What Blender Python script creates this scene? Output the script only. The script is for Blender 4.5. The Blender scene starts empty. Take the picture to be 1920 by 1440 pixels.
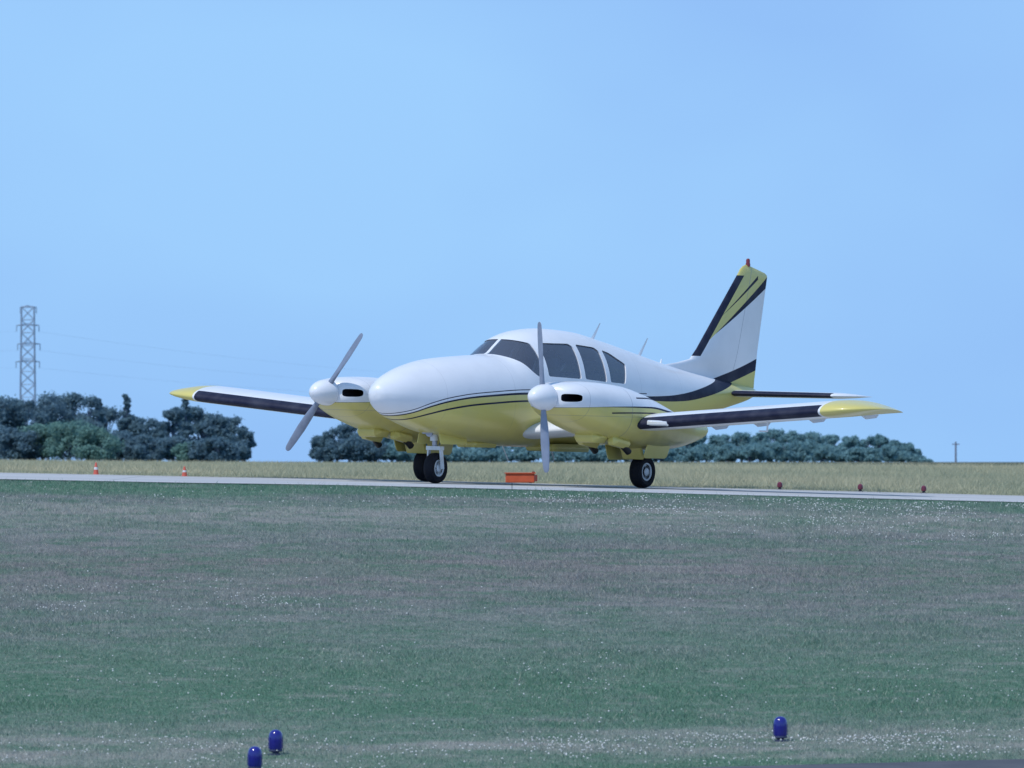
import bpy, math, random
import numpy as np
from mathutils import Matrix, Vector
import bmesh
random.seed(3); rng=np.random.default_rng(7)
C=bpy.context.scene.collection
FP=14100.0   # focal length in photo pixels
YH=800.0
SL=.0255     # cross-view gradient of the runway

# ------------------------------------------------------------------ terrain
ZK=([-400,30,60,90,91.5,103,110,200,215,1000,7000],[-3.3,-3.1,-2.75,-.83,-.785,-.785,-.82,-1.06,-1.26,-4.7,-33])
SK=([-400,60,85,92,104,200,1000,7000],[0,0,-.021,-SL,-SL,-.003,0,0])
def zg(X,Y):
    X=np.asarray(X,float);Y=np.asarray(Y,float)
    return np.interp(Y,*ZK)+np.interp(Y,*SK)*60*np.tanh(X/60)*np.interp(X,[-4,-1.5],[.78,1])
def taxi_edge(X): return 60.15+3*np.tanh((np.asarray(X)-1.66)*.083)

# ------------------------------------------------------------------ helpers
def mesh_obj(name,v,f,mats=(),midx=None,parent=None,smooth=True,angle=35):
    me=bpy.data.meshes.new(name)
    me.from_pydata([tuple(p) for p in v],[],[tuple(q) for q in f])
    for m in mats: me.materials.append(m)
    if midx is not None: me.polygons.foreach_set('material_index',list(midx))
    me.update()
    if smooth:
        me.shade_smooth(); me.set_sharp_from_angle(angle=math.radians(angle))
    ob=bpy.data.objects.new(name,me); C.objects.link(ob)
    if parent: ob.parent=parent
    return ob
def fast_mesh(name,verts,faces,mats,midx=None,attr=None,smooth=False):
    verts=np.asarray(verts,np.float32); faces=np.asarray(faces,np.int32)
    n,k=faces.shape
    me=bpy.data.meshes.new(name)
    me.vertices.add(len(verts)); me.vertices.foreach_set('co',verts.ravel())
    me.loops.add(n*k); me.loops.foreach_set('vertex_index',faces.ravel())
    me.polygons.add(n)
    me.polygons.foreach_set('loop_start',np.arange(0,n*k,k,dtype=np.int32))
    me.polygons.foreach_set('loop_total',np.full(n,k,np.int32))
    for m in mats: me.materials.append(m)
    if midx is not None: me.polygons.foreach_set('material_index',np.asarray(midx,np.int32))
    if attr is not None:
        a=me.attributes.new('rnd','FLOAT','POINT'); a.data.foreach_set('value',np.asarray(attr,np.float32))
    me.update(calc_edges=True); 
    if smooth: me.shade_smooth()
    ob=bpy.data.objects.new(name,me); C.objects.link(ob); return ob
class MB:
    def __init__(s): s.v=[];s.f=[];s.m=[]
    def add(s,v,f,m=0):
        o=len(s.v); s.v+= [tuple(p) for p in v]; s.f+=[tuple(i+o for i in q) for q in f]; s.m+=[m]*len(f); return s
    def obj(s,name,mats,parent=None,angle=35): return mesh_obj(name,s.v,s.f,mats,s.m,parent,True,angle)
def loft(rings,caps=True):
    n=len(rings[0]); v=[p for r in rings for p in r]; f=[]
    for i in range(len(rings)-1):
        for j in range(n):
            a=i*n+j;b=i*n+(j+1)%n
            f.append((a,b,b+n,a+n))
    if caps:
        f.append(tuple(range(n))[::-1]); f.append(tuple(range((len(rings)-1)*n,len(rings)*n)))
    return v,f
def basis(d):
    d=Vector(d).normalized(); u=Vector((0,0,1)) if abs(d.z)<.9 else Vector((1,0,0))
    a=d.cross(u).normalized(); return d,a,d.cross(a)
def tube(p0,p1,r0,r1=None,n=14):
    r1=r0 if r1 is None else r1
    p0=Vector(p0);p1=Vector(p1);d,a,b=basis(p1-p0); R=[]
    for p,r in((p0,r0),(p1,r1)):
        R.append([p+a*r*math.cos(t)+b*r*math.sin(t) for t in [2*math.pi*i/n for i in range(n)]])
    return loft(R)
def lathe(c,axis,prof,n=40):
    c=Vector(c);d,a,b=basis(axis)
    R=[[c+d*h+a*r*math.cos(t)+b*r*math.sin(t) for t in [2*math.pi*i/n for i in range(n)]] for r,h in prof]
    return loft(R)
def box(c,s,rot=None):
    M=rot if rot else Matrix.Identity(3)
    v=[Vector(c)+M@Vector((x*s[0]/2,y*s[1]/2,z*s[2]/2)) for x in(-1,1) for y in(-1,1) for z in(-1,1)]
    f=[(0,1,3,2),(4,6,7,5),(0,4,5,1),(2,3,7,6),(0,2,6,4),(1,5,7,3)]
    return v,f
def rbox(c,s,r=.02,rot=None,k=4):
    M=rot if rot else Matrix.Identity(3); pts=[]
    for cx,cz,a0 in((1,1,0),(-1,1,90),(-1,-1,180),(1,-1,270)):
        for i in range(k+1):
            a=math.radians(a0+90*i/k); pts.append((cx*(s[0]/2-r)+r*math.cos(a),cz*(s[2]/2-r)+r*math.sin(a)))
    e=min(r,s[1]*.3)
    R=[]
    for yy,sc in((-s[1]/2,e),(-s[1]/2+e,0),(s[1]/2-e,0),(s[1]/2,e)):
        R.append([Vector(c)+M@Vector((x*(1-sc/(s[0]/2)),yy,z*(1-sc/(s[2]/2)))) for x,z in pts])
    return loft(R)
def pchip(xs,ys,x):
    xs=np.array(xs,float);ys=np.array(ys,float)
    h=np.diff(xs);d=np.diff(ys)/h;m=np.zeros_like(ys)
    for i in range(1,len(xs)-1):
        if d[i-1]*d[i]>0:
            w1=2*h[i]+h[i-1];w2=h[i]+2*h[i-1]; m[i]=(w1+w2)/(w1/d[i-1]+w2/d[i])
    m[0]=d[0];m[-1]=d[-1]
    i=np.clip(np.searchsorted(xs,x)-1,0,len(h)-1); t=(x-xs[i])/h[i]
    return (2*t**3-3*t**2+1)*ys[i]+(t**3-2*t**2+t)*h[i]*m[i]+(-2*t**3+3*t**2)*ys[i+1]+(t**3-t**2)*h[i]*m[i+1]

# ------------------------------------------------------------------ node helper
class NT:
    def __init__(s,name):
        s.mat=bpy.data.materials.new(name); s.mat.use_nodes=True; s.t=s.mat.node_tree; s.n=s.t.nodes; s.l=s.t.links
        s.b=s.n['Principled BSDF']
    def put(s,sock,val):
        if isinstance(val,bpy.types.NodeSocket): s.l.new(val,sock)
        elif isinstance(val,(tuple,list)): sock.default_value=(*val[:3],1) if sock.type=='RGBA' else val
        else: sock.default_value=val
    def m(s,op,a,b=0,c=0):
        n=s.n.new('ShaderNodeMath'); n.operation=op; s.put(n.inputs[0],a); s.put(n.inputs[1],b); s.put(n.inputs[2],c); return n.outputs[0]
    def mix(s,f,a,b):
        n=s.n.new('ShaderNodeMix'); n.data_type='RGBA'; s.put(n.inputs[0],f); s.put(n.inputs[6],a); s.put(n.inputs[7],b); return n.outputs[2]
    def coord(s,kind='Object'):
        if kind=='World': o=s.n.new('ShaderNodeNewGeometry').outputs['Position']
        else: o=s.n.new('ShaderNodeTexCoord').outputs[kind]
        return o
    def sep(s,v):
        n=s.n.new('ShaderNodeSeparateXYZ'); s.l.new(v,n.inputs[0]); return n.outputs
    def noise(s,v,scale,detail=3,rough=.55,sc=None):
        if sc:
            mp=s.n.new('ShaderNodeMapping'); s.l.new(v,mp.inputs[0]); mp.inputs['Scale'].default_value=sc; v=mp.outputs[0]
        n=s.n.new('ShaderNodeTexNoise'); s.l.new(v,n.inputs['Vector']); n.inputs['Scale'].default_value=scale
        n.inputs['Detail'].default_value=detail; n.inputs['Roughness'].default_value=rough; return n.outputs['Fac']
    def ramp(s,f,els,interp='LINEAR'):
        n=s.n.new('ShaderNodeValToRGB'); s.put(n.inputs[0],f); r=n.color_ramp; r.interpolation=interp
        while len(r.elements)<len(els): r.elements.new(.5)
        for e,(p,c) in zip(r.elements,els): e.position=p; e.color=(*c,1) if len(c)==3 else c
        return n.outputs[0]
    def rng(s,v,a,b,c=0,d=1):
        n=s.n.new('ShaderNodeMapRange'); s.put(n.inputs[0],v)
        for i,q in enumerate((a,b,c,d)): n.inputs[1+i].default_value=q
        return n.outputs[0]
    def curve(s,v,pts,x0,x1,z0,z1):
        n=s.n.new('ShaderNodeFloatCurve'); s.put(n.inputs['Value'],s.rng(v,x0,x1))
        c=n.mapping.curves[0]; P=sorted([((x-x0)/(x1-x0),(z-z0)/(z1-z0)) for x,z in pts])
        while len(c.points)<len(P): c.points.new(.5,.5)
        for q,(a,b) in zip(c.points,P): q.location=(a,b); q.handle_type='AUTO_CLAMPED'
        n.mapping.update()
        return s.m('MULTIPLY_ADD',n.outputs[0],z1-z0,z0)
    def bump(s,h,st,dist=.02):
        n=s.n.new('ShaderNodeBump'); s.put(n.inputs['Height'],h); n.inputs['Strength'].default_value=st; n.inputs['Distance'].default_value=dist
        s.l.new(n.outputs[0],s.b.inputs['Normal'])
    def out(s,col=None,rough=.5,metal=0,coat=0,spec=.5):
        if col is not None: s.put(s.b.inputs['Base Color'],col)
        s.put(s.b.inputs['Roughness'],rough); s.put(s.b.inputs['Metallic'],metal); s.put(s.b.inputs['Coat Weight'],coat)
        s.b.inputs['Coat Roughness'].default_value=.08
        s.put(s.b.inputs['Specular IOR Level'],spec)
        return s.mat
    def paint_out(s,col,dk):
        return s.out(col,s.rng(dk,0,1,.36,.55),0,s.rng(dk,0,1,.35,0),s.rng(dk,0,1,.5,.22))
    def seam(s,col,coord,pos,w=.004,a=.35,c=(.12,.13,.18)):
        return s.mix(s.m('MULTIPLY',s.m('LESS_THAN',s.m('ABSOLUTE',s.m('SUBTRACT',coord,pos)),w),a),col,c)
def simple(name,col,rough=.5,metal=0,coat=0,var=.12,scale=8,spec=.5):
    t=NT(name); n=t.noise(t.coord(),scale,4)
    k=t.rng(n,.3,.7,1-var,1+var)
    mx=t.n.new('ShaderNodeVectorMath'); mx.operation='SCALE'; mx.inputs[0].default_value=col; t.l.new(k,mx.inputs['Scale'])
    return t.out(mx.outputs[0],rough,metal,coat,spec)

WHITE=(.77,.79,.84); YEL=(.64,.56,.165); NAVY=(.010,.013,.038)
m_tyre=simple('tyre_rubber',(.012,.012,.018),.75,spec=.25)
m_hub=simple('wheel_hub_paint',(.70,.72,.76),.35,.0)
m_metal=simple('strut_metal',(.35,.4,.5),.3,.8)
m_dark=simple('dark_cavity',(.012,.013,.02),.7,spec=.1)
m_exh=simple('exhaust_metal',(.04,.038,.04),.5,.7)
m_seat=simple('seat_fabric',(.05,.05,.07),.9)
m_int=simple('cabin_trim',(.32,.32,.34),.9)
m_prop=simple('propeller_metal',(.24,.28,.37),.45,.3)
m_white=simple('white_paint',WHITE,.3,0,.4,.03,2)
m_yel=simple('yellow_paint',YEL,.35,0,.4,.04,2)
m_red=simple('red_beacon_glass',(.20,.02,.03),.3,0,.3)

# -------------------------------------------------------------- aircraft paint
def fus_mat(fin=False):
    t=NT('fin_paint' if fin else 'fuselage_paint'); x,y,z=t.sep(t.coord())
    B=t.curve(x,[(4,.80),(3.55,.84),(3.3,.90),(3.0,1.01),(2.6,1.10),(1.8,1.18),(.9,1.22),(-1,1.215),(-2.2,1.225),(-2.9,1.26),(-3.6,1.35),(-4.6,1.55),(-5.7,1.85)],-6,4,0,3)
    W=t.curve(x,[(4,.02),(3.4,.020),(1,.030),(-1.5,.045),(-2.6,.08),(-3.6,.13),(-4.6,.15),(-5.7,.16)],-6,4,0,1)
    below=t.m('LESS_THAN',z,B)
    d=t.m('SUBTRACT',B,z)
    s1=t.m('MULTIPLY',t.m('GREATER_THAN',d,0),t.m('LESS_THAN',d,W))
    s2=t.m('MULTIPLY',t.m('GREATER_THAN',d,.10),t.m('LESS_THAN',d,.124))
    s2=t.m('MULTIPLY',s2,t.m('GREATER_THAN',x,-2.2))
    s3=t.m('MULTIPLY',t.m('LESS_THAN',d,-.03),t.m('GREATER_THAN',d,-.042)); s3=t.m('MULTIPLY',s3,t.m('GREATER_THAN',x,-1.9))
    col=t.mix(below,WHITE,YEL); 
    dk=t.m('MAXIMUM',s1,s2)
    if fin:
        L=t.m('MULTIPLY_ADD',x,-.60,-.50)
        e=t.m('SUBTRACT',L,z)
        up=t.m('LESS_THAN',e,0)
        hi=t.m('GREATER_THAN',z,2.0)
        upm=t.m('MULTIPLY',up,hi)
        top=t.m('GREATER_THAN',z,t.m('MULTIPLY_ADD',x,.2,4.115))
        col=t.mix(t.m('MAXIMUM',upm,top),col,YEL)
        w=t.rng(x,-4.35,-5.7,0,.14)
        st=t.m('MULTIPLY',t.m('GREATER_THAN',e,0),t.m('LESS_THAN',e,w))
        w2=t.rng(x,-4.5,-5.5,0,.03)
        e2=t.m('ABSOLUTE',t.m('ADD',e,.15)); st2=t.m('MULTIPLY',t.m('LESS_THAN',e2,w2),t.m('GREATER_THAN',x,-5.45))
        le=t.m('MULTIPLY_ADD',z,-.948,-2.16)
        bt=t.m('GREATER_THAN',x,t.m('SUBTRACT',le,.13))
        bt=t.m('MULTIPLY',bt,t.m('MULTIPLY',t.m('GREATER_THAN',z,1.80),t.m('LESS_THAN',z,2.94)))
        for q in(st,st2,bt): dk=t.m('MAXIMUM',dk,q)
        hg=t.m('MULTIPLY',t.m('LESS_THAN',t.m('ABSOLUTE',t.m('SUBTRACT',x,t.m('MULTIPLY_ADD',z,-.28,-4.42))),.006),t.m('GREATER_THAN',z,1.6))
        col=t.mix(t.m('MULTIPLY',hg,.6),col,(.2,.22,.3))
    else:
        dk=t.m('MAXIMUM',dk,s3)
        for px in(1.38,2.75,-1.75,-3.0): col=t.seam(col,x,px,.004,.2)
    col=t.mix(dk,col,NAVY)
    g=t.noise(t.coord(),3,5)
    col=t.mix(t.rng(g,.45,.8,0,.12),col,(.30,.32,.36))
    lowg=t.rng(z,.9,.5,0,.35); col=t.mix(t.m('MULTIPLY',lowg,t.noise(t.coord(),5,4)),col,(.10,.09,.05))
    return t.paint_out(col,dk)
def nac_mat():
    t=NT('nacelle_paint'); x,y,z=t.sep(t.coord())
    B=t.curve(x,[(2.5,1.02),(2.0,1.04),(1.4,1.06),(.6,1.07),(0,1.02),(-1.5,.90)],-2,3,0,3)
    d=t.m('SUBTRACT',B,z); col=t.mix(t.m('GREATER_THAN',d,0),WHITE,YEL)
    s1=t.m('MULTIPLY',t.m('GREATER_THAN',d,0),t.m('LESS_THAN',d,t.rng(x,1.8,.2,.004,.028)))
    s2=t.m('MULTIPLY',t.m('GREATER_THAN',d,.075),t.m('LESS_THAN',d,.093)); s2=t.m('MULTIPLY',s2,t.m('LESS_THAN',x,1.5))
    s3=t.m('MULTIPLY',t.m('LESS_THAN',d,-.10),t.m('GREATER_THAN',d,-.118)); s3=t.m('MULTIPLY',s3,t.m('LESS_THAN',x,.9))
    dk=t.m('MAXIMUM',t.m('MAXIMUM',s1,s2),s3)
    col=t.mix(dk,col,NAVY)
    col=t.seam(col,x,1.05,.006,.5); col=t.seam(col,x,1.95,.004,.4); 
    col=t.seam(col,z,.93,.004,.35)
    g=t.noise(t.coord(),4,5); col=t.mix(t.rng(g,.45,.8,0,.15),col,(.25,.26,.28))
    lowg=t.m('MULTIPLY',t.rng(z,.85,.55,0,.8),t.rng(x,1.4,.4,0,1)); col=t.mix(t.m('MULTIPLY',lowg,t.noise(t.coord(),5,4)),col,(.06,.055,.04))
    return t.paint_out(col,dk)
def wing_mat(stab=False):
    t=NT('stabilator_paint' if stab else 'wing_paint'); x,y,z=t.sep(t.coord()); ay=t.m('ABSOLUTE',y)
    if stab:
        b=t.m('MULTIPLY',t.m('GREATER_THAN',x,t.m('MULTIPLY_ADD',ay,-.08,-4.66)),t.m('LESS_THAN',ay,1.72)); col=t.mix(b,WHITE,NAVY)
    else:
        b=t.m('MULTIPLY',t.m('GREATER_THAN',x,.785),t.m('MULTIPLY',t.m('LESS_THAN',ay,4.97),t.m('GREATER_THAN',ay,2.0)))
        col=t.mix(t.m('GREATER_THAN',ay,5.0),WHITE,YEL)
        sm=t.m('MULTIPLY',t.m('LESS_THAN',t.m('ABSOLUTE',t.m('SUBTRACT',x,-.38)),.008),t.m('LESS_THAN',ay,5.0))
        col=t.mix(t.m('MULTIPLY',sm,.7),col,(.1,.11,.16))
        sm=t.m('MULTIPLY',t.m('LESS_THAN',t.m('ABSOLUTE',t.m('SUBTRACT',ay,3.3)),.008),t.m('LESS_THAN',x,-.38))
        col=t.mix(t.m('MULTIPLY',sm,.7),col,(.1,.11,.16))
        for q in(2.6,3.3,4.1,4.9): col=t.seam(col,ay,q,.004,.25)
        col=t.mix(b,col,NAVY)
    g=t.noise(t.coord(),4,5); col=t.mix(t.rng(g,.45,.8,0,.12),col,(.28,.3,.36))
    return t.paint_out(col,b)

# -------------------------------------------------------------- aircraft geometry
TH=math.radians(56)
plane=bpy.data.objects.new('twin_engine_airplane',None); C.objects.link(plane)
X0=(999-960)/141.0
fw=Vector((-math.cos(TH),-math.sin(TH),0)); lf=Vector((math.sin(TH),-math.cos(TH),0))
R=Matrix((fw,lf,Vector((0,0,1)))).transposed().to_4x4()
plane.matrix_world=Matrix.Translation((X0,100,float(zg(X0,100))+.020))@Matrix.Rotation(SL,4,'Y')@R

ST=[(3.72,1.19,1.12,.02,1.155,2.0),(3.70,1.235,1.06,.08,1.15,2.0),(3.62,1.30,.975,.165,1.14,2.05),(3.42,1.40,.88,.28,1.13,2.15),(3.0,1.53,.76,.42,1.11,2.25),
(2.5,1.62,.655,.53,1.10,2.35),(1.64,1.685,.55,.61,1.10,2.5),(1.22,1.71,.52,.63,1.12,2.5),(1.0,1.835,.51,.635,1.13,2.45),(.8,1.955,.505,.64,1.14,2.45),(.45,2.045,.50,.645,1.15,2.5),
(0,2.08,.50,.645,1.15,2.5),(-.6,2.06,.50,.64,1.15,2.5),(-1.3,1.965,.53,.60,1.15,2.45),(-2.0,1.85,.62,.53,1.17,2.35),(-2.55,1.755,.715,.46,1.2,2.3),(-3.3,1.635,.86,.36,1.24,2.2),
(-4.0,1.54,.98,.27,1.27,2.1),(-4.8,1.455,1.12,.17,1.30,2.0),(-5.35,1.40,1.24,.08,1.32,2.0),(-5.5,1.36,1.30,.02,1.33,2.0)][::-1]
SA=np.array(ST)
def fus_ring(x,off=0,n=72):
    zt,zb,hw,zm,ex=[float(pchip(SA[:,0],SA[:,i],x)) for i in range(1,6)]
    zt-=off;zb+=off;hw=max(hw-off,.003); ring=[]
    for i in range(n):
        a=2*math.pi*i/n; c=math.cos(a);s=math.sin(a)
        e=2/ex if s<0 else 2/(ex-.25)
        yy=hw*math.copysign(abs(c)**e,c); zz=(zt-zm if s>0 else zm-zb)*math.copysign(abs(s)**e,s)+zm
        ring.append((x,yy,zz))
    return ring
xs=list(np.concatenate([np.linspace(-5.5,-1.6,34)[:-1],np.linspace(-1.6,1.4,50)[:-1],np.linspace(1.4,3.4,26)[:-1],3.72-.32*(1-np.linspace(0,1,14))**2]))
v,f=loft([fus_ring(x) for x in xs])
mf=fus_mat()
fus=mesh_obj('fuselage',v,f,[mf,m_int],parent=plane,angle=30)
sol=fus.modifiers.new('s','SOLIDIFY'); sol.thickness=.028; sol.offset=-1; sol.material_offset=1
def prism(poly,y0,y1,k=5,r=.035):
    pts=[];n=len(poly)
    for i in range(n):
        p=Vector(poly[i]);a=Vector(poly[i-1]);b=Vector(poly[(i+1)%n])
        ra=min(r,(a-p).length*.45);rb=min(r,(b-p).length*.45)
        s=p+(a-p).normalized()*ra;e=p+(b-p).normalized()*rb
        for j in range(k+1):
            t=j/k; pts.append(s*(1-t)**2+p*2*t*(1-t)+e*t*t)
    return loft([[(q.x,y0,q.y) for q in pts],[(q.x,y1,q.y) for q in pts]])
cut=MB()
wins=[[(.60,1.44),(.60,1.83),(.52,1.88),(-.10,1.885),(-.17,1.85),(-.17,1.42)],
      [(-.27,1.42),(-.27,1.88),(-.72,1.85),(-.80,1.80),(-.80,1.39)],
      [(-.90,1.39),(-.90,1.82),(-1.08,1.785),(-1.43,1.64),(-1.30,1.375)]]
for w in wins: cut.add(*prism(w,-1,1))
ws=[(1.42,1.765),(1.21,1.72),(1.04,1.61),(.92,1.49),(.82,1.43),(.70,1.44),(.70,1.87),(.80,1.895),(.90,1.925),(1.42,1.97)]
cut.add(*prism(ws,.022,1)); cut.add(*prism(ws,-1,-.022))
cutter=cut.obj('c',[mf])
def fixn(ob):
    bm=bmesh.new(); bm.from_mesh(ob.data); bmesh.ops.recalc_face_normals(bm,faces=bm.faces); bm.to_mesh(ob.data); bm.free()
fixn(fus);fixn(cutter)
def boolean(ob,ct,angle=30):
    b=ob.modifiers.new('b','BOOLEAN'); b.operation='DIFFERENCE'; b.solver='EXACT'; b.object=ct
    try: b.material_mode='TRANSFER'
    except Exception: pass
    bpy.context.view_layer.update()
    dg=bpy.context.evaluated_depsgraph_get(); me=bpy.data.meshes.new_from_object(ob.evaluated_get(dg))
    ob.modifiers.clear(); old=ob.data; ob.data=me; me.name=ob.name
    me.shade_smooth(); me.set_sharp_from_angle(angle=math.radians(angle))
    bpy.data.objects.remove(ct)
cutter.parent=plane
boolean(fus,cutter)
# glazing
tg=NT('window_glass'); 
gl=tg.n.new('ShaderNodeBsdfGlossy'); gl.inputs['Roughness'].default_value=.03; gl.inputs['Color'].default_value=(.9,.95,1,1)
tr=tg.n.new('ShaderNodeBsdfTransparent'); tr.inputs['Color'].default_value=(.82,.85,.90,1)
df=tg.n.new('ShaderNodeBsdfDiffuse'); df.inputs['Color'].default_value=(.32,.37,.50,1)
m0=tg.n.new('ShaderNodeMixShader'); m0.inputs[0].default_value=.22; tg.l.new(tr.outputs[0],m0.inputs[1]); tg.l.new(df.outputs[0],m0.inputs[2])
fr=tg.n.new('ShaderNodeFresnel'); fr.inputs['IOR'].default_value=1.65
mx=tg.n.new('ShaderNodeMixShader'); tg.l.new(fr.outputs[0],mx.inputs[0]); tg.l.new(m0.outputs[0],mx.inputs[1]); tg.l.new(gl.outputs[0],mx.inputs[2])
tg.l.new(mx.outputs[0],tg.n['Material Output'].inputs['Surface'])
m_glass=tg.mat
gx=np.linspace(-1.6,1.38,60); n=72
v=[];rows=[fus_ring(x,.013) for x in gx]
fl=[]
for i,r in enumerate(rows): v+=r
for i in range(len(gx)-1):
    for j in range(n):
        a=i*n+j;b=i*n+(j+1)%n
        if min(v[a][2],v[b][2],v[b+n][2],v[a+n][2])>1.30: fl.append((a,b,b+n,a+n))
mesh_obj('cabin_glazing',v,fl,[m_glass],parent=plane)
sb=MB()
for sx in(.35,-.55,-1.15):
    for sy in(-.28,.28):
        rot=Matrix.Rotation(math.radians(-12),3,'Y')
        sb.add(*rbox((sx-.22,sy,1.22),(.13,.42,.62),.05,rot)); sb.add(*rbox((sx,sy,.93),(.5,.42,.14),.05)); sb.add(*rbox((sx-.31,sy,1.60),(.10,.24,.16),.04,rot))
sb.add(*box((.2,0,.80),(3.2,1.0,.02)),m=1)
sb.add(*rbox((1.05,0,1.33),(.2,1.1,.35),.06),m=0)
sb.add(*tube((.85,.28,1.35),(.7,.28,1.38),.012)); 
sb.obj('cabin_seats',[m_seat,m_int],plane)

# airfoil
def airfoil(n=28,t=.14,camber=.025):
    up=[];lo=[]
    for i in range(n+1):
        c=.5*(1-math.cos(math.pi*i/n)); th=5*t*(.2969*math.sqrt(c)-.126*c-.3516*c*c+.2843*c**3-.1036*c**4)
        cm=camber*4*c*(1-c); up.append((c,cm+th)); lo.append((c,cm-th*.9))
    return up[::-1]+lo[1:-1]
AF=airfoil()
def wsec(y,le,te,z,tz=1.0,ztw=0):
    ch=le-te; return [(le-c*ch,y,z+h*ch*tz+ztw*c) for c,h in AF]
def wz(y): return .655+.081*abs(y)
rows=[]
half=[(0,1.0,-.85,1),(.6,1.0,-.85,1),(1.2,.95,-.82,1),(2.0,.9,-.8,1),(3.3,.9,-.8,1),(4.9,.9,-.8,1),(5.08,.89,-.82,.98),(5.2,.88,-.84,.9),(5.27,.87,-.72,.84),(5.38,.83,-.50,.78),(5.50,.74,-.22,.70),(5.60,.60,.05,.6),(5.65,.48,.2,.45),(5.67,.40,.28,.2)]
for y,le,te,tz in half[::-1]: rows.append(wsec(-y,le,te,wz(y),tz))
for y,le,te,tz in half[1:]: rows.append(wsec(y,le,te,wz(y),tz))
v,f=loft(rows); wing=mesh_obj('wing',v,f,[wing_mat()],parent=plane,angle=40); fixn(wing)
# stabilator
AS=[(c,h) for c,h in airfoil(20,.10,0)]
def ssec(y,le,te,z,tz=1): ch=le-te; return [(le-c*ch,y,z+h*ch*tz) for c,h in AS]
sr=[(0,-4.55,-5.55,1),(.3,-4.56,-5.55,1),(1.7,-4.68,-5.55,1),(1.82,-4.74,-5.55,.85),(1.90,-4.86,-5.52,.55),(1.93,-5.0,-5.45,.2)]
rows=[ssec(-y,a,b,1.30,t) for y,a,b,t in sr[::-1]]+[ssec(y,a,b,1.30,t) for y,a,b,t in sr[1:]]
v,f=loft(rows); fixn(mesh_obj('stabilator',v,f,[wing_mat(True)],parent=plane,angle=40))
# fin
def fsec(le,te,zl,zt,t): 
    ch=le-te; return [(le-c*ch,h*t,zl+(zt-zl)*c) for c,h in AS]
fr_=[(-2.9,-5.45,1.40,1.38,.5),(-3.1,-5.46,1.66,1.50,.35),(-3.45,-5.48,1.70,1.60,.6),(-3.78,-5.50,1.755,1.74,.95),(-3.95,-5.52,1.90,1.90,1.15),(-4.98,-5.72,2.98,2.89,.75),(-5.02,-5.73,3.03,2.93,.68),(-5.08,-5.72,3.07,2.96,.5),(-5.16,-5.66,3.095,2.99,.2)]
v,f=loft([fsec(*q) for q in fr_]); fixn(mesh_obj('fin_and_rudder',v,f,[fus_mat(True)],parent=plane,angle=40))
bk=MB().add(*lathe((-5.22,0,3.07),(0,0,1),[(.034,0),(.034,.03),(.028,.05),(.028,.09),(.018,.108),(.003,.112)],20)); bk.obj('beacon',[m_red],plane)
an=MB()
for ax,az,L in((-1.33,1.95,.24),(-2.50,1.755,.26)):
    an.add(*loft([[(ax+.045,0,az),(ax,.009,az),(ax-.045,0,az),(ax,-.009,az)],[(ax-.02*1-L*.75+.012,0,az+L),(ax-L*.75-.01,.004,az+L),(ax-L*.75-.03,0,az+L),(ax-L*.75-.01,-.004,az+L)]]))
an.add(*tube((-3.05,0,1.64),(-3.07,0,1.74),.02,.008)); an.add(*tube((.9,.1,.52),(.75,.1,.32),.008)); an.add(*tube((-.4,0,.5),(-.5,0,.33),.015,.008))
zp=wz(4)-.05
an.add(*tube((.55,4.0,zp),(.55,4.0,zp-.14),.012)); an.add(*tube((.55,4.0,zp-.14),(.75,4.0,zp-.14),.010))
for hy in(2.6,3.25,4.1,4.9):
    for s in(-1,1): an.add(*loft([[(-.3,s*hy-.01,wz(hy)-.03),(-.3,s*hy+.01,wz(hy)-.03),(-.72,s*hy+.01,wz(hy)-.01),(-.72,s*hy-.01,wz(hy)-.01)],[(-.42,s*hy-.01,wz(hy)-.075),(-.42,s*hy+.01,wz(hy)-.075),(-.66,s*hy+.01,wz(hy)-.055),(-.66,s*hy-.01,wz(hy)-.055)]]))
an.obj('antennas_and_hinges',[m_white],plane)
ll=MB(); ll.add(*rbox((.872,2.52,wz(2.52)+.0),(.06,.36,.075),.03)); tl=NT('lamp_lens'); tl.out((.8,.82,.85),.08,.3,1); ll.obj('landing_light',[tl.mat],plane)

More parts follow.
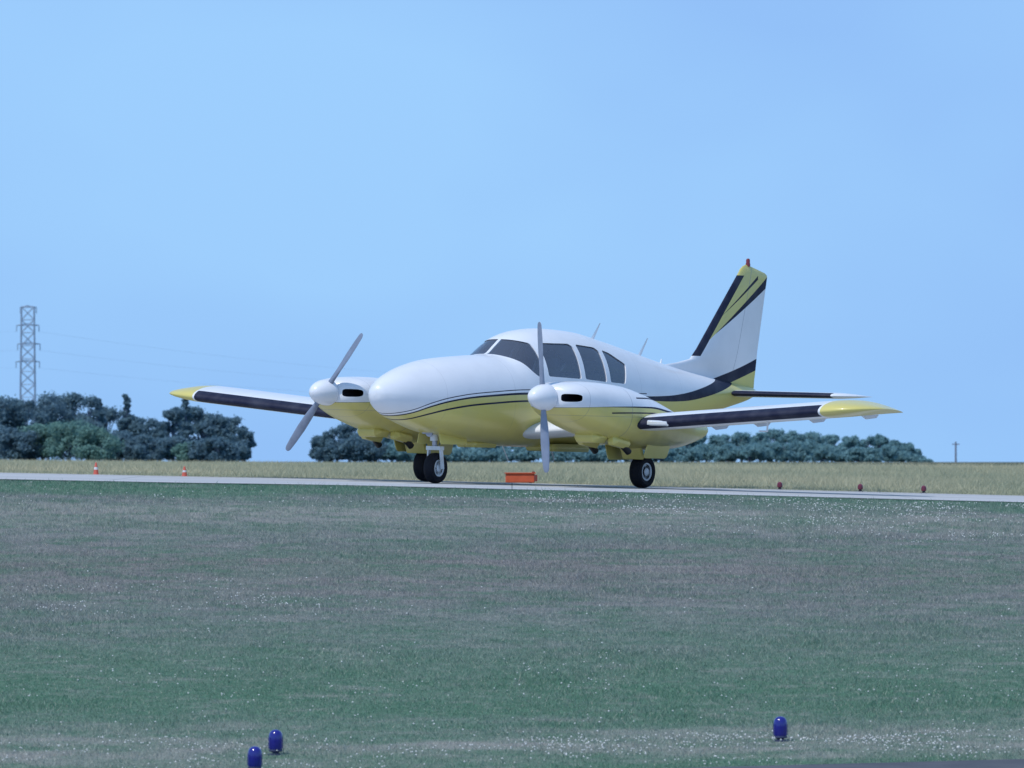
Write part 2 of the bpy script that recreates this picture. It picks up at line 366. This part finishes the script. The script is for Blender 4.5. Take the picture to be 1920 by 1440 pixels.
# nacelles
NS=[(2.31,1.29,1.035,.16,1.16),(2.27,1.315,1.0,.27,1.16),(2.18,1.335,.945,.36,1.155),(2.0,1.36,.86,.43,1.14),(1.6,1.375,.735,.485,1.08),(1.0,1.35,.61,.51,1.0),(.5,1.265,.535,.50,.93),(0,1.13,.50,.46,.87),(-.5,.99,.52,.38,.81),(-1.0,.90,.60,.26,.78),(-1.4,.84,.70,.12,.79),(-1.52,.81,.76,.03,.785)][::-1]
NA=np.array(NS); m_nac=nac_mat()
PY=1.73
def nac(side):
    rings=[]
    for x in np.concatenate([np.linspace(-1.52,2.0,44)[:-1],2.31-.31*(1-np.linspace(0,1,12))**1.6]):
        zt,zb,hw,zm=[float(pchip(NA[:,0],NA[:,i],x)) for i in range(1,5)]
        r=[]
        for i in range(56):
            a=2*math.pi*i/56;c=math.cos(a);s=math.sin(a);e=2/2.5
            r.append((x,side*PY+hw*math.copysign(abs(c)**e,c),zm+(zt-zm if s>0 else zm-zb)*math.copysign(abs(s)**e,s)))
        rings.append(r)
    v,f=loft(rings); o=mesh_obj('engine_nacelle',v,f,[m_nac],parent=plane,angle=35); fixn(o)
    c=MB()
    for s in(-1,1): 
        cy=side*PY+s*.29
        P=[]
        for x_,k in((1.75,.85),(2.6,1)):
            P.append([(x_,cy+s*.02+.105*k*math.copysign(abs(math.cos(a))**.55,math.cos(a)),1.155+.055*k*math.copysign(abs(math.sin(a))**.55,math.sin(a))) for a in [2*math.pi*i/28 for i in range(28)]])
        c.add(*loft(P))
    ct=c.obj('c',[m_dark],plane); fixn(ct); boolean(o,ct,35)
    sp=MB(); prof=[(.175,0)]+[(.175*math.sqrt(max(0,1-(t)**1.8)),.34*t) for t in np.linspace(.05,.995,18)]
    sp.add(*lathe((2.335,side*PY,1.155),(1,0,0),[(.14,-.03),(.175,-.01)]+prof,36)); sp.add(*tube((2.25,side*PY,1.155),(2.32,side*PY,1.155),.10),m=1)
    sp.obj('spinner',[m_white,m_dark],plane)
    pb=MB(); ang=math.radians(-37 if side<0 else 5)
    for k in range(2):
        a0=ang+math.pi*k; rad=Vector((0,-math.sin(a0),math.cos(a0))); tan=Vector((0,math.cos(a0),math.sin(a0)))
        rows=[]
        for r,ch,tw,th in((.13,.06,50,.04),(.22,.075,42,.032),(.4,.105,33,.02),(.6,.115,25,.014),(.8,.10,19,.010),(.93,.08,16,.008),(.96,.06,15,.006),(.975,.03,15,.004)):
            tw=math.radians(tw); cd=tan*math.cos(tw)+Vector((1,0,0))*math.sin(tw)*1; nd=cd.cross(rad)
            c0=Vector((2.40,side*PY,1.155))+rad*r
            rows.append([c0+cd*ch*.5*math.cos(q)+nd*th*math.sin(q) for q in [2*math.pi*i/14 for i in range(14)]])
        pb.add(*loft(rows))
    o=pb.obj('propeller',[m_prop],plane); fixn(o)
    ex=MB()
    for s in(-1,1):
        ex.add(*tube((1.0,side*PY+s*.24,.64),(.74,side*PY+s*.26,.47),.045),m=0)
        ex.add(*rbox((.95,side*PY+s*.24,.60),(.40,.17,.14),.05,Matrix.Rotation(math.radians(-8),3,'Y')),m=1)
    ex.add(*rbox((1.25,side*PY,.66),(.35,.4,.16),.07),m=1)
    ex.obj('exhaust',[m_exh,m_yel],plane)
nac(1);nac(-1)
def wheel(mb,c,R,w):
    prof=[(R*.55,-w*.36),(R*.62,-w*.46),(R*.80,-w*.50),(R*.93,-w*.42),(R*.99,-w*.24),(R,0),(R*.99,w*.24),(R*.93,w*.42),(R*.80,w*.5),(R*.62,w*.46),(R*.55,w*.36)]
    mb.add(*lathe(c,(0,1,0),prof,48),m=0)
    for s in(-1,1):
        cc=Vector(c)+Vector((0,s*w*.30,0))
        mb.add(*lathe(cc,(0,s,0),[(R*.56,0),(R*.555,w*.10),(R*.50,w*.12),(R*.45,w*.06),(R*.25,w*.06),(R*.2,w*.12),(R*.14,w*.16),(R*.02,w*.16)],36),m=1)
g=MB()
wheel(g,(2.29,0,.20),.20,.15)
for s in(-1,1):
    g.add(*loft([[(2.29-.03,s*.10,.19),(2.29+.03,s*.10,.19),(2.29+.03,s*.12,.19),(2.29-.03,s*.12,.19)],[(2.31-.03,s*.085,.45),(2.31+.03,s*.085,.45),(2.31+.03,s*.105,.45),(2.31-.03,s*.105,.45)]]),m=1)
g.add(*box((2.31,0,.46),(.10,.22,.05)),m=1)
g.add(*tube((2.31,0,.46),(2.34,0,.62),.035),m=2); g.add(*tube((2.335,0,.56),(2.39,0,.95),.055),m=1)
g.add(*tube((2.26,.03,.50),(2.20,.03,.60),.012),m=2);g.add(*tube((2.20,.03,.60),(2.34,.03,.68),.012),m=2)
g.add(*tube((2.38,0,.66),(1.7,0,.72),.016),m=2)
g.add(*lathe((2.44,0,.66),(1,0,0),[(.03,-.05),(.055,0),(.055,.02),(.045,.024)],20),m=2)
g.add(*rbox((2.50,0,.72),(.03,.18,.16),.02),m=2)
for s in(-1,1):
    g.add(*rbox((2.15,s*.17,.59),(.62,.012,.16),.03,Matrix.Rotation(s*math.radians(12),3,'X')),m=3)
g.obj('nose_gear',[m_tyre,m_hub,m_metal,m_yel],plane)
for side in(-1,1):
    g=MB(); y=side*PY
    wheel(g,(0,y,.215),.215,.18)
    yi=y-side*.135
    g.add(*tube((0,y,.215),(0,yi,.215),.03),m=2)
    g.add(*tube((0,yi,.18),(.02,yi,.42),.034),m=2); g.add(*tube((.02,yi,.36),(.06,y-side*.10,.80),.052),m=1)
    g.add(*tube((-.06,yi,.25),(-.16,yi,.36),.012),m=2); g.add(*tube((-.16,yi,.36),(-.02,yi,.5),.012),m=2)
    g.add(*tube((.02,yi,.45),(.5,yi,.62),.018),m=2)
    g.add(*rbox((.12,y-side*.30,.48),(.60,.014,.24),.05,Matrix.Rotation(side*math.radians(14),3,'X')),m=3)
    g.add(*rbox((.08,y+side*.27,.49),(.56,.014,.20),.05,Matrix.Rotation(-side*math.radians(18),3,'X')),m=3)
    g.add(*rbox((.26,y-side*.0,.47),(.05,.34,.20),.02,Matrix.Rotation(math.radians(25),3,'Y')),m=3)
    g.obj('main_gear',[m_tyre,m_hub,m_metal,m_yel],plane)
bf=MB(); bf.add(*rbox((1.35,0,.53),(.55,.35,.10),.045)); bf.add(*rbox((-.2,.25,.50),(.9,.5,.10),.045)); bf.obj('belly_fairing',[m_yel],plane)

# ------------------------------------------------------------------ ground materials
def grass_colour(t):
    P=t.coord('World'); x,y,z=t.sep(P)
    n1=t.noise(P,1.0,4,.6,(.10,.35,.1)); n2=t.noise(P,1.0,4,.65,(.55,1.1,.5)); n3=t.noise(P,7,3); n4=t.noise(P,1.0,5,.7,(1.6,2.2,1))
    yy=t.m('ADD',y,t.m('MULTIPLY_ADD',n1,7,-3.5)); yy=t.m('ADD',yy,t.m('MULTIPLY_ADD',n2,3,-1.5))
    yy=t.m('ADD',yy,t.m('MULTIPLY',x,-.08))
    G=(.135,.265,.18); T=(.41,.41,.38); Mv=(.28,.30,.29); G2=(.19,.29,.225); Br=(.295,.28,.275)
    f=t.rng(yy,58,94)
    c=t.ramp(f,[(0,G),(.08,G),(.12,T),(.165,G2),(.20,G),(.34,G2),(.44,Mv),(.60,Br),(.70,Mv),(.80,T),(.86,Mv),(.905,G),(1,G)])
    pat=t.rng(n2,.45,.62,0,.55)
    c=t.mix(pat,c,G2)
    c=t.mix(t.rng(n4,.48,.64,0,.75),c,G)
    c=t.mix(t.rng(n4,.46,.34,0,.5),c,T)
    c=t.mix(t.rng(n3,.5,.8,0,.45),c,(.42,.41,.39))
    fn=t.noise(P,1.0,4,.6,(.15,.12,.2))
    fc=t.mix(t.rng(fn,.35,.65),(.36,.38,.27),(.53,.49,.34))
    return t.mix(t.m('GREATER_THAN',y,102.6),c,fc),P,x,y
t=NT('ground_grass'); c,P,x,y=grass_colour(t)
far=t.mix(t.rng(t.noise(P,.01,4),.4,.6),(.05,.10,.08),(.18,.18,.12))
c=t.mix(t.m('GREATER_THAN',y,260),c,far)
dk=t.n.new('ShaderNodeVectorMath'); dk.operation='SCALE'; t.l.new(c,dk.inputs[0]); t.l.new(t.rng(t.noise(P,25,4,.7),.3,.7,.5,1.05),dk.inputs['Scale'])
t.bump(t.noise(P,30,5,.7),1,.03); m_ground=t.out(dk.outputs[0],.95,spec=.1)
t=NT('grass_blades'); c,P,x,y=grass_colour(t)
at=t.n.new('ShaderNodeAttribute'); at.attribute_name='rnd'
sc=t.n.new('ShaderNodeVectorMath'); sc.operation='SCALE'; t.l.new(c,sc.inputs[0]); t.l.new(t.rng(at.outputs['Fac'],0,1,.78,1.4),sc.inputs['Scale'])
c2=t.mix(t.rng(at.outputs['Fac'],.88,.92,0,.7),sc.outputs[0],(.52,.50,.42))
m_blade=t.out(c2,.8,spec=.2)
def translucent(t,c2,fac):
    trn=t.n.new('ShaderNodeBsdfTranslucent'); t.l.new(c2,trn.inputs['Color']); ms=t.n.new('ShaderNodeMixShader'); ms.inputs[0].default_value=fac
    t.l.new(t.b.outputs[0],ms.inputs[1]); t.l.new(trn.outputs[0],ms.inputs[2]); t.l.new(ms.outputs[0],t.n['Material Output'].inputs['Surface'])
translucent(t,c2,.35)
m_clover=simple('clover_flower_white',(.74,.74,.72),.8)

gx=np.unique(np.concatenate([-np.geomspace(60,5000,26),np.linspace(-60,60,121),np.geomspace(60,5000,26)]))
gy=np.unique(np.concatenate([[-400,-150,-50,0,20,30,40,50],np.linspace(55,112,58),np.linspace(112,220,37),np.geomspace(220,7000,50)]))
XX,YY=np.meshgrid(gx,gy); ZZ=zg(XX,YY)
V=np.stack([XX,YY,ZZ],-1).reshape(-1,3); nx=len(gx)
I,J=np.meshgrid(np.arange(nx-1),np.arange(len(gy)-1)); a=(J*nx+I).ravel()
fast_mesh('ground',V,np.stack([a,a+1,a+nx+1,a+nx],-1),[m_ground],smooth=True)

def strip(name,y0f,y1f,mat,h,xa=-400,xb=400,n=161,rows=9):
    X=np.unique(np.concatenate([np.linspace(xa,xb,n),np.linspace(-60,60,121)])); n=len(X); V=[];
    for k in range(rows):
        Y=y0f(X)+(y1f(X)-y0f(X))*k/(rows-1); V.append(np.stack([X,Y,zg(X,Y)+h],-1))
    V=np.concatenate(V); I,J=np.meshgrid(np.arange(n-1),np.arange(rows-1)); a=(J*n+I).ravel()
    return fast_mesh(name,V,np.stack([a,a+1,a+n+1,a+n],-1),[mat],smooth=True)
t=NT('runway_concrete'); P=t.coord('World'); x,y,z=t.sep(P)
c=t.mix(t.rng(t.noise(P,1,5,.6,(.3,1.2,1)),.35,.65),(.38,.39,.41),(.50,.51,.53))
jt=t.m('LESS_THAN',t.m('PINGPONG',x,2.5),.012); c=t.mix(t.m('MULTIPLY',jt,.6),c,(.12,.13,.15))
t.bump(t.noise(P,60,3),.3,.005); m_run=t.out(c,.85)
cst=lambda k:(lambda X:np.full_like(X,k))
strip('runway',cst(92.0),cst(102.6),m_run,.018)
m_line=simple('runway_paint',(.66,.67,.68),.7,var=.15,scale=3)
strip('runway_edge_line',cst(92.4),cst(92.7),m_line,.023,rows=2)
strip('runway_edge_line',cst(102.0),cst(102.25),m_line,.023,rows=2)
t=NT('taxiway_asphalt'); P=t.coord('World')
c=t.mix(t.rng(t.noise(P,2,5),.35,.65),(.06,.065,.08),(.09,.095,.11)); t.bump(t.noise(P,80,3),.4,.005); m_as=t.out(c,.85)
strip('taxiway',cst(46),taxi_edge,m_as,.02)

# ------------------------------------------------------------------ grass
def blades(X,Y,h,w):
    n=len(X); ang=rng.uniform(0,2*np.pi,n); lean=rng.normal(0,.7,(n,2))*h[:,None]
    Z=zg(X,Y); c=np.cos(ang)*w/2; s=np.sin(ang)*w/2
    V=np.empty((n,3,3)); V[:,0]=np.stack([X-c,Y-s,Z-.005],-1); V[:,1]=np.stack([X+c,Y+s,Z-.005],-1); V[:,2]=np.stack([X+lean[:,0],Y+lean[:,1],Z+h],-1)
    F=np.arange(n*3).reshape(n,3); r=np.repeat(rng.random(n),3)
    return V.reshape(-1,3),F,r
def clumpf(X,Y,s): return .5+.25*np.sin(X*s+1.3*np.sin(Y*s*.7))+.25*np.sin(Y*s*1.3+1.7*np.sin(X*s*.8+2))
n=950000
Y=57+35*rng.random(n)**.85*1.0; X=rng.uniform(-1,1,n)*(Y*.074+1.5)
k=(Y>taxi_edge(X)+.02*rng.normal(size=n)+.03)&(Y<91.9+.10*rng.normal(size=n)); X=X[k];Y=Y[k]
h=(.012+.022*rng.random(len(X)))*(.55+.9*clumpf(X,Y,2.3)*clumpf(X,Y,.7)+.25*rng.random(len(X))); w=rng.uniform(.005,.011,len(X))
tall=rng.random(len(X))<.015; h=np.where(tall,h*2.2,h)
V1,F1,r1=blades(X,Y,h,w)
n=380000
Y=102.7+rng.random(n)**1.4*104; X=rng.uniform(-1,1,n)*(Y*.074+4)
h=(.05+.13*rng.random(n))*np.interp(Y,[102.7,105,112],[.2,.5,1])*(.75+.4*clumpf(X,Y,.35)); w=rng.uniform(.007,.018,n)
V2,F2,r2=blades(X,Y,h,w); r2=r2*.6+.15
fast_mesh('grass',np.concatenate([V1,V2]),np.concatenate([F1,F2+len(V1)]),[m_blade],attr=np.concatenate([r1,r2]))
NC=110000
X=rng.uniform(-6,6.5,NC);Y=rng.uniform(58,92,NC)
d=np.zeros(NC)
d+=1.2*np.exp(-((Y-(61.85+.10*X))/.5)**2)*np.clip((X+1.5)/3.5,.10,1)
d+=.32*np.exp(-((Y-61)/1.4)**2)
d+=.55*np.exp(-((Y-89)/1.6)**2)*np.clip((X+2.5)/4,.06,1)
d+=.24*np.exp(-((Y-86.0)/1.7)**2)*np.clip((X)/4,0,1)+.16*np.exp(-((Y-75)/2)**2)*np.clip((-X)/3,.1,1)+.06*np.exp(-((Y-67)/3)**2)
d*=np.clip(clumpf(X,Y,1.9)*clumpf(X+3,Y*1.1,4.1)*3.2-.25,0,1.5)
k=(rng.random(NC)<d*.62)&(Y>taxi_edge(X)+.1)&(Y<91.1); X=X[k];Y=Y[k]; n=len(X)
r=rng.uniform(.006,.0105,n); Zc=zg(X,Y)+rng.uniform(.02,.045,n)
O=np.array([[1,0,0],[0,1,0],[-1,0,0],[0,-1,0],[0,0,.8],[0,0,-.8]]); Fo=np.array([[0,1,4],[1,2,4],[2,3,4],[3,0,4],[1,0,5],[2,1,5],[3,2,5],[0,3,5]])
V=(np.stack([X,Y,Zc],-1)[:,None,:]+O[None]*r[:,None,None]).reshape(-1,3); F=(Fo[None]+6*np.arange(n)[:,None,None]).reshape(-1,3)
fast_mesh('white_clover',V,F,[m_clover])

# ------------------------------------------------------------------ distant trees
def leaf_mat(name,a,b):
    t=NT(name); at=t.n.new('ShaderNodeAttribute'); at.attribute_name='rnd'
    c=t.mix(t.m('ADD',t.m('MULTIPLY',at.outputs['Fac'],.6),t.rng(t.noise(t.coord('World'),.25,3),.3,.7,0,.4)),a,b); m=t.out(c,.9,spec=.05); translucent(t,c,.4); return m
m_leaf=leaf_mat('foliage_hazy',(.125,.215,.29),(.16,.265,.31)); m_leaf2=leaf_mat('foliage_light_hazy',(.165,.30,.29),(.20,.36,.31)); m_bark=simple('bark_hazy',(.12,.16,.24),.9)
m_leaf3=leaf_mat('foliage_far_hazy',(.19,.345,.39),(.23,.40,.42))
TV=[];TF=[];TM=[];TR=[];off=0
def quads(cen,nor,size,mat,rv):
    global off
    n=len(cen); nor=nor/np.linalg.norm(nor,axis=1,keepdims=True); a=np.cross(nor,rng.normal(size=(n,3))); a/=np.linalg.norm(a,axis=1,keepdims=True); b=np.cross(nor,a)
    s=size[:,None]*.5; s2=s*rng.uniform(.5,1,(n,1))
    V=np.stack([cen-a*s-b*s2*.4,cen+a*s*.3-b*s2,cen+a*s+b*s2*.4,cen-a*s*.3+b*s2],1).reshape(-1,3)
    TV.append(V);TF.append(np.arange(n*4).reshape(n,4)+off);TM.append(np.full(n,mat));TR.append(np.repeat(rv,4)); off+=n*4
def tree(xp,top,wpx,D,mat=0,kind='r',dens=1.0):
    global off
    s=FP/D; X=(xp-960)/s; W=wpx/s; zb=float(zg(X,D)); zt=(YH-top)/s; H=zt-zb
    nl=int(rng.integers(20,28))
    for i in range(nl):
        if kind=='r':
            u=rng.random()**.9; zc=H*(.12+.76*u); rr=W*.5*math.sin(math.pi*min(.98,.25+.62*u))**.7*.8; an=rng.uniform(0,6.28); q=rng.random()**.5
            c=np.array([X+rr*q*math.cos(an),D+rr*q*math.sin(an),zb+zc]); R=np.array([1,1,.7])*W*rng.uniform(.10,.21)
        else:
            u=i/nl; zc=H*(.12+.85*u); rr=W*.5*(1-u)*.8+.1; an=rng.uniform(0,6.28)
            c=np.array([X+rr*.6*math.cos(an),D+rr*.6*math.sin(an),zb+zc]); R=np.array([1,1,.6])*max(.35,W*.34*(1-u))
        n=int(300*dens); d=rng.normal(size=(n,3)); d/=np.linalg.norm(d,axis=1,keepdims=True); rad=rng.uniform(.4,1.0,(n,1))*(1+.5*rng.random((n,1))**4)
        P=c+d*R*rad
        quads(P,d+rng.normal(0,1.0,(n,3))+np.array([0,-.1,.4]),rng.uniform(.16,.42,n)*(D/1000)**.5,mat,np.clip(rng.random()*.4+rng.random(n)*.6,0,1))
        p0=np.array([X,D,zb+zc*.45]); v,f=tube(p0,c,.10,.04,4); v=np.array([tuple(q) for q in v]); f=[q for q in f if len(q)==4][:4]
        TV.append(v);TF.append(np.array(f)+off);TM.append(np.full(len(f),2));TR.append(np.zeros(len(v))); off+=len(v)
    v,f=tube((X,D,zb-.3),(X,D,zb+H*.75),.25,.08,4); v=np.array([tuple(q) for q in v]); f=[q for q in f if len(q)==4][:4]
    TV.append(v);TF.append(np.array(f)+off);TM.append(np.full(len(f),2));TR.append(np.zeros(len(v))); off+=len(v)
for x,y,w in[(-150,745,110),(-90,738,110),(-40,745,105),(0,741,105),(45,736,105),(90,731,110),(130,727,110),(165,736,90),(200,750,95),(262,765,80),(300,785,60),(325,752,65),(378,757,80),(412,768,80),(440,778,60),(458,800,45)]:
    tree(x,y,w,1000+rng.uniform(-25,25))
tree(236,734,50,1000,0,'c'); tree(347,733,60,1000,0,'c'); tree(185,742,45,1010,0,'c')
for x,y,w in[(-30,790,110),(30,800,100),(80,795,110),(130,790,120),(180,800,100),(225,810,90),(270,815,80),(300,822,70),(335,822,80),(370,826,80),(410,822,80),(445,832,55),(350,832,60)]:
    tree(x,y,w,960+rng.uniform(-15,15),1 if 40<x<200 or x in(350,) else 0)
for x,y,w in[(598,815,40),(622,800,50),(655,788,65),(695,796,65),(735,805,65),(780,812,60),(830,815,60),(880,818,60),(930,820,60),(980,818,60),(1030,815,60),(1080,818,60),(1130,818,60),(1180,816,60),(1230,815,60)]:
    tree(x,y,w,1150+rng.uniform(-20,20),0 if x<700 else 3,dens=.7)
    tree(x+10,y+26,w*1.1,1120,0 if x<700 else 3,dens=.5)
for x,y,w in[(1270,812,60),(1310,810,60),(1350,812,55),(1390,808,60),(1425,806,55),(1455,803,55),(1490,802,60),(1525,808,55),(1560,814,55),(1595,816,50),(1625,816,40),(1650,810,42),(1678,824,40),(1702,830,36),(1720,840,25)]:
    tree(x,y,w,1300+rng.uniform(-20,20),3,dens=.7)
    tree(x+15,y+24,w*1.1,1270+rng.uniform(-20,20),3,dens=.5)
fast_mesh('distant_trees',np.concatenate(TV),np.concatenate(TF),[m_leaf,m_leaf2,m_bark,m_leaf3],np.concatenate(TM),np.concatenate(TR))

# ------------------------------------------------------------------ lattice tower + lines + pole
m_gal=simple('galvanised_steel_hazy',(.32,.42,.56),.7,.0)
tw=MB(); D=1500; s=FP/D
def TP(xp,yp,dy=0): return ((xp-960)/s,D+dy,(YH-yp)/s)
zb=float(zg(-97,D))
cx=(52-960)/s
def corner(h,sx,sy):
    w=1.6-.35*h; return Vector((cx+sx*w,D+sy*w,zb+h*(((YH-575)/s)-zb)))
lv=np.linspace(0,1,13)
for sx in(-1,1):
    for sy in(-1,1): tw.add(*tube(corner(0,sx,sy),corner(1,sx,sy),.13,.11,5))
for i in range(12):
    for (a,b) in(((-1,-1),(1,-1)),((1,-1),(1,1)),((1,1),(-1,1)),((-1,1),(-1,-1))):
        tw.add(*tube(corner(lv[i],*a),corner(lv[i+1],*b),.06,n=4)); tw.add(*tube(corner(lv[i],*b),corner(lv[i+1],*a),.06,n=4)); tw.add(*tube(corner(lv[i+1],*a),corner(lv[i+1],*b),.065,n=4))
for yp,x0,x1 in((576,38,68),(610,31,73),(645,33,75),(678,30,74)):
    for q in(-1,1):
        tw.add(*tube(TP(x0,yp,0),TP(52,yp-3,q),.08,n=4)); tw.add(*tube(TP(x1,yp,0),TP(52,yp-3,q),.08,n=4))
    tw.add(*tube(TP(x0,yp),TP(x1,yp),.09,n=4))
    for xx in(x0,x1): tw.add(*tube(TP(xx,yp),TP(xx,yp+12),.09,n=4))
tw.obj('transmission_tower',[m_gal])
pl=MB()
def wire(a,b,sag,r=.011):
    a=Vector(a);b=Vector(b);N=14;prev=a
    for i in range(1,N+1):
        t_=i/N;p=a.lerp(b,t_);p.z-=sag*4*t_*(1-t_); pl.add(*tube(prev,p,r,n=4)); prev=p
for x0,y0 in((73,622),(75,657),(74,690)): wire(TP(x0,y0),(60,2300,float(zg(60,2300))+22+(690-y0)*.05),4); wire(TP(x0-42,y0),(-420,900,20),5)
pl.obj('power_lines',[simple('cable_hazy',(.34,.45,.62),.7)])
po=MB(); s=FP/900; X=(1792-960)/s; zb=float(zg(X,900)); po.add(*tube((X,900,zb-.5),(X,900,(YH-828)/s),.14,.10,8)); po.add(*box((X,900,(YH-833)/s),(.9,.1,.12))); po.obj('utility_pole',[simple('weathered_wood_hazy',(.22,.25,.33),.9)])

# ------------------------------------------------------------------ airfield furniture
m_or=simple('orange_paint',(.66,.13,.06),.55); m_ord=simple('orange_shade_panel',(.20,.05,.05),.6)
def at(xp,Y): X=(xp-960)*Y/FP; return X,Y,float(zg(X,Y))
X,Y,Z=at(978,102.9)
b=MB(); b.add(*rbox((X-.02,Y,Z+.085),(.40,.26,.125),.010)); b.add(*box((X+.193,Y-.142,Z+.085),(.045,.03,.09)),m=1); b.add(*box((X-.02,Y,Z+.154),(.43,.29,.012)),m=0)
for sx in(-.15,.12): b.add(*tube((X+sx,Y,Z-.02),(X+sx,Y,Z+.05),.02),m=1)
b.add(*tube((X+.16,Y-.05,Z+.155),(X+.16,Y-.05,Z+.175),.02),m=1)
b.obj('orange_marker_box',[m_or,m_ord])
m_cone=simple('cone_plastic',(.62,.13,.09),.5); m_conew=simple('cone_band',(.65,.65,.7),.5)
for xp,hh in((180,.16),(346,.13)):
    X,Y,Z=at(xp,103.0); c=MB()
    c.add(*box((X,Y,Z+.01),(.11,.11,.02))); c.add(*lathe((X,Y,Z+.02),(0,0,1),[(.038,0),(.03,hh*.4)],20)); c.add(*lathe((X,Y,Z+.02),(0,0,1),[(.03,hh*.4),(.024,hh*.62)],20),m=1); c.add(*lathe((X,Y,Z+.02),(0,0,1),[(.024,hh*.62),(.010,hh),(.004,hh+.004)],20))
    c.obj('traffic_cone',[m_cone,m_conew])
m_rl=simple('red_lens',(.16,.03,.06),.3); m_stk=simple('dark_fixture',(.05,.04,.06),.6)
for xp in(1462,1613,1732):
    X,Y,Z=at(xp,102.85); c=MB()
    c.add(*lathe((X,Y,Z),(0,0,1),[(.05,-.02),(.05,.02),(.02,.03),(.02,.05)],16),m=1)
    c.add(*lathe((X,Y,Z+.05),(0,0,1),[(.034,0),(.037,.03),(.033,.055),(.018,.07),(.003,.074)],16)); c.obj('runway_edge_light',[m_rl,m_stk])
tb=NT('blue_lens_glass'); tb.out((.012,.012,.22),.18,0,.6)
m_base=simple('light_base_metal',(.06,.07,.14),.5,.3)
for xp,yb in((1463,1388),(517,1415),(478,1447)):
    Yl=np.interp(yb,[800-float(zg(0,q))/q*FP*1 for q in np.linspace(92,56,200)],np.linspace(92,56,200)); 
    X=(xp-960)*Yl/FP; Z=float(zg(X,Yl)); c=MB()
    c.add(*lathe((X,Yl,Z),(0,0,1),[(.07,-.03),(.07,.004),(.03,.010),(.028,.02),(.050,.024),(.057,.028),(.057,.040),(.052,.042)],28),m=1)
    c.add(*lathe((X,Yl,Z+.042),(0,0,1),[(.052,0),(.0575,.012),(.058,.10),(.054,.125),(.043,.145),(.025,.158),(.003,.162)],28),m=0)
    for k in range(8):
        a=k*math.pi/4; c.add(*box((X+.0585*math.cos(a),Yl+.0585*math.sin(a),Z+.095),(.003,.003,.09)),m=0)
    c.obj('taxiway_light',[tb.mat,m_base])

# ------------------------------------------------------------------ light, sky, camera
el=math.radians(58); az=math.radians(-138)
dirv=Vector((math.cos(el)*math.sin(az),math.cos(el)*math.cos(az),math.sin(el)))
sun=bpy.data.lights.new('sun','SUN'); sun.energy=2.7; sun.angle=math.radians(.55); sun.color=(1,.96,.90)
so=bpy.data.objects.new('sun',sun); C.objects.link(so); so.rotation_euler=dirv.to_track_quat('Z','Y').to_euler()
w=bpy.data.worlds.new('World'); bpy.context.scene.world=w; w.use_nodes=True; nt=w.node_tree; N=nt.nodes; L=nt.links
bg=N['Background']; sky=N.new('ShaderNodeTexSky'); sky.sky_type='NISHITA'; sky.sun_disc=False; sky.sun_elevation=el; sky.sun_rotation=az
sky.air_density=1.0; sky.dust_density=.6; sky.ozone_density=2.0
mul=N.new('ShaderNodeMix'); mul.data_type='RGBA'; mul.blend_type='MULTIPLY'; mul.inputs[0].default_value=1; mul.inputs[7].default_value=(.75,.95,1.1,1)
L.new(sky.outputs[0],mul.inputs[6])
tc=N.new('ShaderNodeTexCoord'); sp=N.new('ShaderNodeSeparateXYZ'); L.new(tc.outputs['Generated'],sp.inputs[0])
mr=N.new('ShaderNodeMapRange'); L.new(sp.outputs[2],mr.inputs[0]); mr.inputs[1].default_value=.05; mr.inputs[2].default_value=.6; mr.inputs[3].default_value=.96; mr.inputs[4].default_value=.35
mpp=N.new('ShaderNodeMapping'); mpp.inputs['Scale'].default_value=(10,10,18); L.new(tc.outputs['Generated'],mpp.inputs[0])
nz=N.new('ShaderNodeTexNoise'); nz.inputs['Scale'].default_value=1; nz.inputs['Detail'].default_value=3; L.new(mpp.outputs[0],nz.inputs['Vector'])
cr=N.new('ShaderNodeValToRGB'); L.new(nz.outputs['Fac'],cr.inputs[0]); cr.color_ramp.elements[0].position=.34; cr.color_ramp.elements[1].position=.66
cr.color_ramp.elements[0].color=(.285,.525,.95,1); cr.color_ramp.elements[1].color=(.335,.615,1.0,1)
scl=N.new('ShaderNodeVectorMath'); scl.operation='SCALE'; L.new(cr.outputs[0],scl.inputs[0]); scl.inputs['Scale'].default_value=1/.12
hz=N.new('ShaderNodeMix'); hz.data_type='RGBA'; L.new(mr.outputs[0],hz.inputs[0]); L.new(mul.outputs[2],hz.inputs[6]); L.new(scl.outputs[0],hz.inputs[7])
L.new(hz.outputs[2],bg.inputs['Color']); bg.inputs['Strength'].default_value=.12
cam=bpy.data.cameras.new('camera'); co=bpy.data.objects.new('camera',cam); C.objects.link(co)
cam.lens=FP/1920*36; cam.sensor_width=36; cam.clip_start=1; cam.clip_end=12000
cam.dof.use_dof=True; cam.dof.focus_distance=96; cam.dof.aperture_fstop=9
co.location=(0,0,0); co.rotation_euler=(math.radians(90)+math.atan((YH-720)/FP),0,0)
bpy.context.scene.camera=co
vs=bpy.context.scene.view_settings; vs.view_transform='Standard'; vs.look='None'; vs.exposure=0
